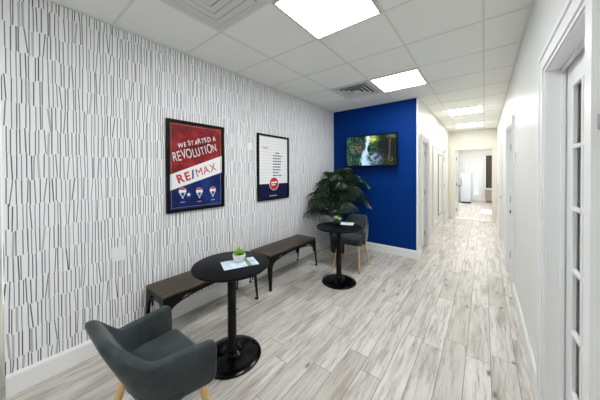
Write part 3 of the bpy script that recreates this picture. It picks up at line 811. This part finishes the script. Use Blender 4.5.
# ------------------------------------------------------------------ table
def table():
    r = thing('bistro_table', '', 'table')
    Z = .735
    b = NB(); R_ = .292
    lathe(b, [(0, Z-.022), (R_-.006, Z-.022), (R_, Z-.017), (R_+.001, Z-.008), (R_-.002, Z-.002), (R_-.006, Z), (0, Z)], 72)
    obj('tabletop', b, M['black_top'], r, 30)
    b = NB(); lathe(b, [(.0, .02), (.055, .045), (.046, .062), (.040, .09), (.0345, .14), (.0335, .4), (.0335, Z-.05), (.0, Z-.05)], 36); obj('column', b, M['black_gloss'], r, 40)
    b = NB(); lathe(b, [(.0, Z-.05), (.06, Z-.05), (.13, Z-.030), (.13, Z-.0225), (0, Z-.0225)], 36); obj('mounting_plate', b, M['black_metal'], r, 30)
    b = NB(); lathe(b, [(0, .0), (.222, .0), (.226, .005), (.222, .011), (.17, .018), (.12, .024), (.085, .031), (.065, .042), (.05, .058), (0, .06)], 72)
    obj('base', b, M['black_gloss'], r, 50)
    return r
t1 = table(); t1.location = (-1.575, -.695, 0); t1['label'] = 'round black pedestal table in front of the nearer armchair'; t1['group'] = 'round black pedestal tables'
t2 = copy_tree(t1); t2.location = (-1.515, .935, 0); t2['label'] = 'round black pedestal table farther away, beside the palm'

# ------------------------------------------------------------------ armchair
def armchair():
    r = thing('armchair', '', 'armchair')
    ar, af, yf, yb_, rc = .207, .252, .195, -.062, .085   # half width rear / front, arm front, back line, corner radius
    path = []
    def add(x, y, nx, ny, tt): path.append((x, y, nx, ny, tt))
    n1 = 14; fl = math.atan2(af-ar, yf-yb_-rc); fc, fs = math.cos(fl), math.sin(fl)
    for k in range(n1+1): s_ = k/n1; add(af+(ar-af)*s_, yf+(yb_+rc-yf)*s_, fc, -fs, 0.)
    for k in range(1, 12):
        t = PI/2*k/12; add(ar-rc+rc*math.cos(t), yb_+rc-rc*math.sin(t), math.cos(t), -math.sin(t), k/12)
    for k in range(0, 11): add((ar-rc)*(1-2*k/10), yb_, 0, -1, 1.)
    for k in range(11, 0, -1):
        t = PI/2*k/12; add(-(ar-rc+rc*math.cos(t)), yb_+rc-rc*math.sin(t), -math.cos(t), -math.sin(t), k/12)
    for k in range(n1, -1, -1): s_ = k/n1; add(-(af+(ar-af)*s_), yf+(yb_+rc-yf)*s_, -fc, -fs, 0.)
    N = len(path)
    def sm(t): t = max(0, min(1, t)); return t*t*(3-2*t)
    def prof(x, y, tt):
        fb = sm(tt); q_ = max(0, (yf-y)/.3)
        return (.612+.010*min(1, q_)+.140*sm((tt-.38)/.60), .395-.015*fb, .016, .085*min(1, q_)**2*(1-fb)+.158*fb, .028+.006*fb)  # top, bottom, side lean, back lean, half thickness
    b = NB(); rings = []
    for i, (x, y, nx, ny, tt) in enumerate(path):
        top, bot, lx, ly, th = prof(x, y, tt)
        e = 1.
        d = min(i, N-1-i)
        if d < 4: e = [0.50, .80, .94, .99][d]
        m = 16; ring = []
        for k in range(m):
            # superellipse loop in (w,h)
            t = 2*PI*k/m
            cw_, sw_ = math.cos(t), math.sin(t)
            w_ = math.copysign(abs(cw_)**.75, cw_)*th*(.6+.4*e)
            hc, hr = (top+bot)/2, (top-bot)/2
            hh_ = math.copysign(abs(sw_)**.28, sw_)
            rad = hr-(1-e)*.055
            z = hc+hh_*rad
            if sw_ > 0: wv = w_*(1.0)
            else: wv = w_
            hf = max(0, (z-bot)/(.75-bot)); 
            ring.append(b.verts.new((x+nx*(wv+lx*hf), y+ny*wv-ly*hf**1.1, z)))
        rings.append(ring)
    for r0, r1 in zip(rings, rings[1:]):
        for k in range(16): b.faces.new((r0[k], r0[(k+1) % 16], r1[(k+1) % 16], r1[k]))
    b.faces.new(rings[0][::-1]); b.faces.new(rings[-1])
    sh = obj('shell', b, M['fabric'], r, 70)
    md = sh.modifiers.new('s', 'SUBSURF'); md.levels = 1; md.render_levels = 1
    # piping seam along the outer edge of the shell
    b = NB(); pts = []
    for (x, y, nx, ny, tt) in path[12:-12]:
        top, bot, lx, ly, th = prof(x, y, tt); zz = .43+.08*sm(tt); hf = (zz-bot)/(.75-bot)
        pts.append((x+nx*(th-.001+lx*hf), y+ny*(th-.001)-ly*hf**1.1, zz))
    tube(b, pts, .0035, 6); obj('piping', b, M['fabric'], r, 60)
    # seat cushion
    b = NB(); box(b, -.205, .205, -.07, .215, .375, .480, .032, 4)
    for v in b.verts:
        if v.co.z > .43:
            v.co.z += .014*max(0, 1-(v.co.x/.22)**2)*max(0, 1-((v.co.y-.05)/.17)**2)
    obj('seat', b, M['fabric'], r, 60)
    b = NB(); box(b, -.19, .19, -.07, .17, .355, .385, .01, 2); obj('seat_base', b, M['black_metal'], r)
    for sx in (-1, 1):
        for sy in (-1, 1):
            b = NB(); tube(b, [(sx*.160, sy*.105+.055-(.03 if sy < 0 else 0), .375), (sx*.205, sy*.190+.050-(.02 if sy < 0 else 0), .008)], [.021, .0125], 16)
            lg = obj('leg', b, M['beech'], r, 50)
            b = NB(); tube(b, [(sx*.205, sy*.190+.050-(.02 if sy < 0 else 0), .010), (sx*.206, sy*.1912+.050-(.02 if sy < 0 else 0), 0.)], [.0115, .011], 12); obj('glide', b, M['frame_black'], lg)
    return r
c1 = armchair(); c1.location = (-1.335, -1.345, 0); c1.rotation_euler = (0, 0, 0)
c1['label'] = 'grey velvet armchair with wooden legs in the near left foreground'; c1['group'] = 'grey velvet armchairs'
c2 = copy_tree(c1); c2.location = (-1.615, 1.56, 0); c2.rotation_euler = (0, 0, PI+.03); c2['label'] = 'grey velvet armchair against the blue wall under the television'

# ------------------------------------------------------------------ things on the tables
def brochure(cx, cy, ang, w, h, mat, label, z=.7375):
    b = NB(); box(b, -h/2, h/2, -w/2, w/2, 0, .0025); o = obj('brochure', b, mat, None, None, (cx, cy, z)); o.rotation_euler = (0, 0, ang)
    f = NB(); box(f, -.001, .001, -w/2, w/2, .0025, .0032); obj('fold', f, M['ink_line'], o)
    return tag(o, label, 'brochure')
brochure(-1.515, -.665, math.atan2(.234, .107), .175, .262, M['brochure'], 'blue and white printed leaflet under the white plant pot')
brochure(-1.50, 1.12, .35, .16, .20, M['leaflet'], 'white leaflet lying on the farther round table')
def small_pot(cx, cy, potmat, label, leafmat, fl=False, z=.741):
    r = thing('potted_plant', label, 'plant', (cx, cy, z))
    b = NB(); lathe(b, [(0, 0), (.030, 0), (.040, .008), (.049, .030), (.051, .05), (.049, .058), (.045, .058), (.043, .045), (0, .045)], 32); obj('pot', b, potmat, r, 40)
    b = NB(); lathe(b, [(0, .046), (.043, .046), (.0, .052)], 24); obj('soil', b, M['soil'], r)
    b = NB(); q = random.Random(3 if fl else 8)
    for k in range(90 if not fl else 60):
        th = q.uniform(0, 2*PI); el = q.uniform(.15, 1.5); L_ = q.uniform(.036, .060)*(1.5 if fl else 1)
        d = Vector((math.cos(th)*math.cos(el), math.sin(th)*math.cos(el), math.sin(el))); s = Vector((-math.sin(th), math.cos(th), 0))
        o_ = Vector((0, 0, .052))+d*.008; w_ = .006
        up = d.cross(s)
        pts = [o_, o_+d*L_*.5+s*w_+up*.002, o_+d*L_-Vector((0, 0, .004)), o_+d*L_*.5-s*w_+up*.002, o_+d*L_*.5-up*.003]
        V = [b.verts.new(p) for p in pts]
        b.faces.new((V[0], V[1], V[2])); b.faces.new((V[0], V[2], V[3])); b.faces.new((V[0], V[4], V[1])); b.faces.new((V[1], V[4], V[2])); b.faces.new((V[2], V[4], V[3])); b.faces.new((V[3], V[4], V[0]))
    obj('foliage', b, leafmat, r)
    if fl:
        for (dx, dy, dz) in ((.0, -.02, .095), (.035, .0, .085), (-.02, .02, .10)):
            b = NB(); bmesh.ops.create_icosphere(b, subdivisions=2, radius=.014)
            for v in b.verts: v.co *= 1+.35*math.sin(v.co.x*900)*math.sin(v.co.y*700)
            obj('blossom', b, M['flower'], r, 60, (dx, dy, dz))
small_pot(-1.552, -.64, M['white_ceramic'], 'small green succulent in a white pot on the nearer table', M['succulent'])
small_pot(-1.56, .97, M['terracotta_black'], 'small pale leafed plant in a dark pot on the farther table', M['variegated'], True, .7375)

# ------------------------------------------------------------------ palm
pal = thing('potted_palm', 'large dark green palm in a black pot in the corner by the blue wall', 'plant', (-2.10, 1.98, 0))
b = NB(); lathe(b, [(0, 0), (.125, 0), (.135, .01), (.16, .28), (.168, .30), (.168, .33), (.155, .33), (.15, .29), (0, .29)], 40); obj('pot', b, M['terracotta_black'], pal, 40)
b = NB(); lathe(b, [(0, .295), (.15, .295), (0, .305)], 30); obj('soil', b, M['soil'], pal)
q = random.Random(21)
fr = [  # azimuth deg, reach, peak height, droop
    (100, .25, 1.50, .10), (60, .36, 1.38, .25), (160, .22, 1.42, .2), (20, .52, 1.32, .3), (-20, .55, 1.22, .35), (-60, .45, 1.30, .3),
    (-100, .40, 1.25, .3), (-140, .30, 1.28, .25), (-85, .60, 1.02, .35), (-115, .58, .98, .35), (-45, .62, .98, .35), (10, .58, 1.02, .4),
    (-70, .35, 1.42, .2), (-20, .28, 1.46, .15), (-150, .30, 1.05, .3), (-100, .70, .82, .25), (-128, .50, .84, .25), (-65, .62, .85, .3), (40, .32, 1.2, .3), (-35, .45, 1.12, .3),
    (-90, .25, 1.30, .2), (-10, .40, 1.25, .3), (-110, .62, 1.10, .35), (-130, .42, 1.15, .3)]
X_MIN, Y_MAX = XL+.02+2.10, YB-.03-1.98
def clampv(v):
    v = Vector(v); v.x = max(v.x, X_MIN); v.y = min(v.y, Y_MAX); v.z = max(v.z, .34)
    if v.x > .15 and v.y < -.02 and v.z < .81: v.z = .81
    return v
for (az, reach, pk, dr_) in fr:
    az = math.radians(az+q.uniform(-8, 8)); d = Vector((math.cos(az), math.sin(az), 0)); side = Vector((-d.y, d.x, 0))
    b = NB(); P = []
    for k in range(17):
        s = k/16; x = reach*(s**1.35); z = .30+(pk-.30)*(1-(1-min(1, s/.78))**2) if s < .78 else pk-dr_*((s-.78)/.22)**1.6*.34
        P.append(clampv(d*(x+.02)+Vector((0, 0, z))))
    tube(b, P, [.006-.0045*k/16 for k in range(17)], 6)
    NL = 17
    for k in range(NL):
        s = .34+.66*k/(NL-1); f = s*16; i = min(15, int(f)); p = P[i].lerp(P[i+1], f-i); tn = (P[i+1]-P[i]).normalized()
        Ln = (.30*math.sin(PI*min(1, (s-.20)/.80*.86+.12))+.05)*q.uniform(.85, 1.1)*(.75+.35*reach)
        for sg in (-1, 1):
            dirv = (side*sg*.9+tn*.75+Vector((0, 0, .18))).normalized()
            pts = []
            for m_ in range(5):
                u = m_/4; c = p+dirv*Ln*u+Vector((0, 0, -1))*(Ln*.55*u*u)
                wd = .0150*math.sin(PI*min(.98, u*.85+.12)); up = dirv.cross(tn).normalized()*wd*.5; wv = tn*wd
                pts.append((clampv(c-wv), clampv(c+up*sg), clampv(c+wv)))
            V = [[b.verts.new(x_) for x_ in t3] for t3 in pts]
            for r0, r1_ in zip(V, V[1:]):
                for j in range(2): b.faces.new((r0[j], r0[j+1], r1_[j+1], r1_[j]))
    obj('frond', b, M['leaf'], pal)

# ------------------------------------------------------------------ light and camera
w = bpy.data.worlds.new('sky'); bpy.context.scene.world = w; w.use_nodes = True
bg = w.node_tree.nodes['Background']; bg.inputs[0].default_value = (.86, .93, 1, 1); bg.inputs[1].default_value = 1.0

cam = bpy.data.cameras.new('camera'); co = bpy.data.objects.new('camera', cam); C.objects.link(co)
f, yaw, pitch, roll = 236.93, .6545, .0088, -.0032
cam.sensor_fit = 'HORIZONTAL'; cam.sensor_width = 36.; cam.lens = 36.*f/600.
cam.shift_x = -(302.47-300)/600.; cam.shift_y = (174.01-200)/600.
cam.clip_start = .02; cam.clip_end = 100
co.location = (.008, -1.8344, 1.4538)
fw = Vector((-math.sin(yaw)*math.cos(pitch), math.cos(yaw)*math.cos(pitch), -math.sin(pitch)))
rt = Vector((math.cos(yaw), math.sin(yaw), 0)); up = rt.cross(fw)
cr, sr = math.cos(roll), math.sin(roll)
rt2 = rt*cr+up*sr; up2 = up*cr-rt*sr
co.matrix_world = Matrix(((rt2.x, up2.x, -fw.x, co.location.x), (rt2.y, up2.y, -fw.y, co.location.y), (rt2.z, up2.z, -fw.z, co.location.z), (0, 0, 0, 1)))
sc = bpy.context.scene; sc.camera = co
sc.view_settings.view_transform = 'Standard'; sc.view_settings.look = 'None'; sc.view_settings.gamma = 1; sc.view_settings.use_curve_mapping = False
sc.view_settings.exposure = 0.24
sc.cycles.max_bounces = 8; sc.cycles.diffuse_bounces = 6; sc.cycles.sample_clamp_indirect = 6
sc.cycles.use_denoising = True
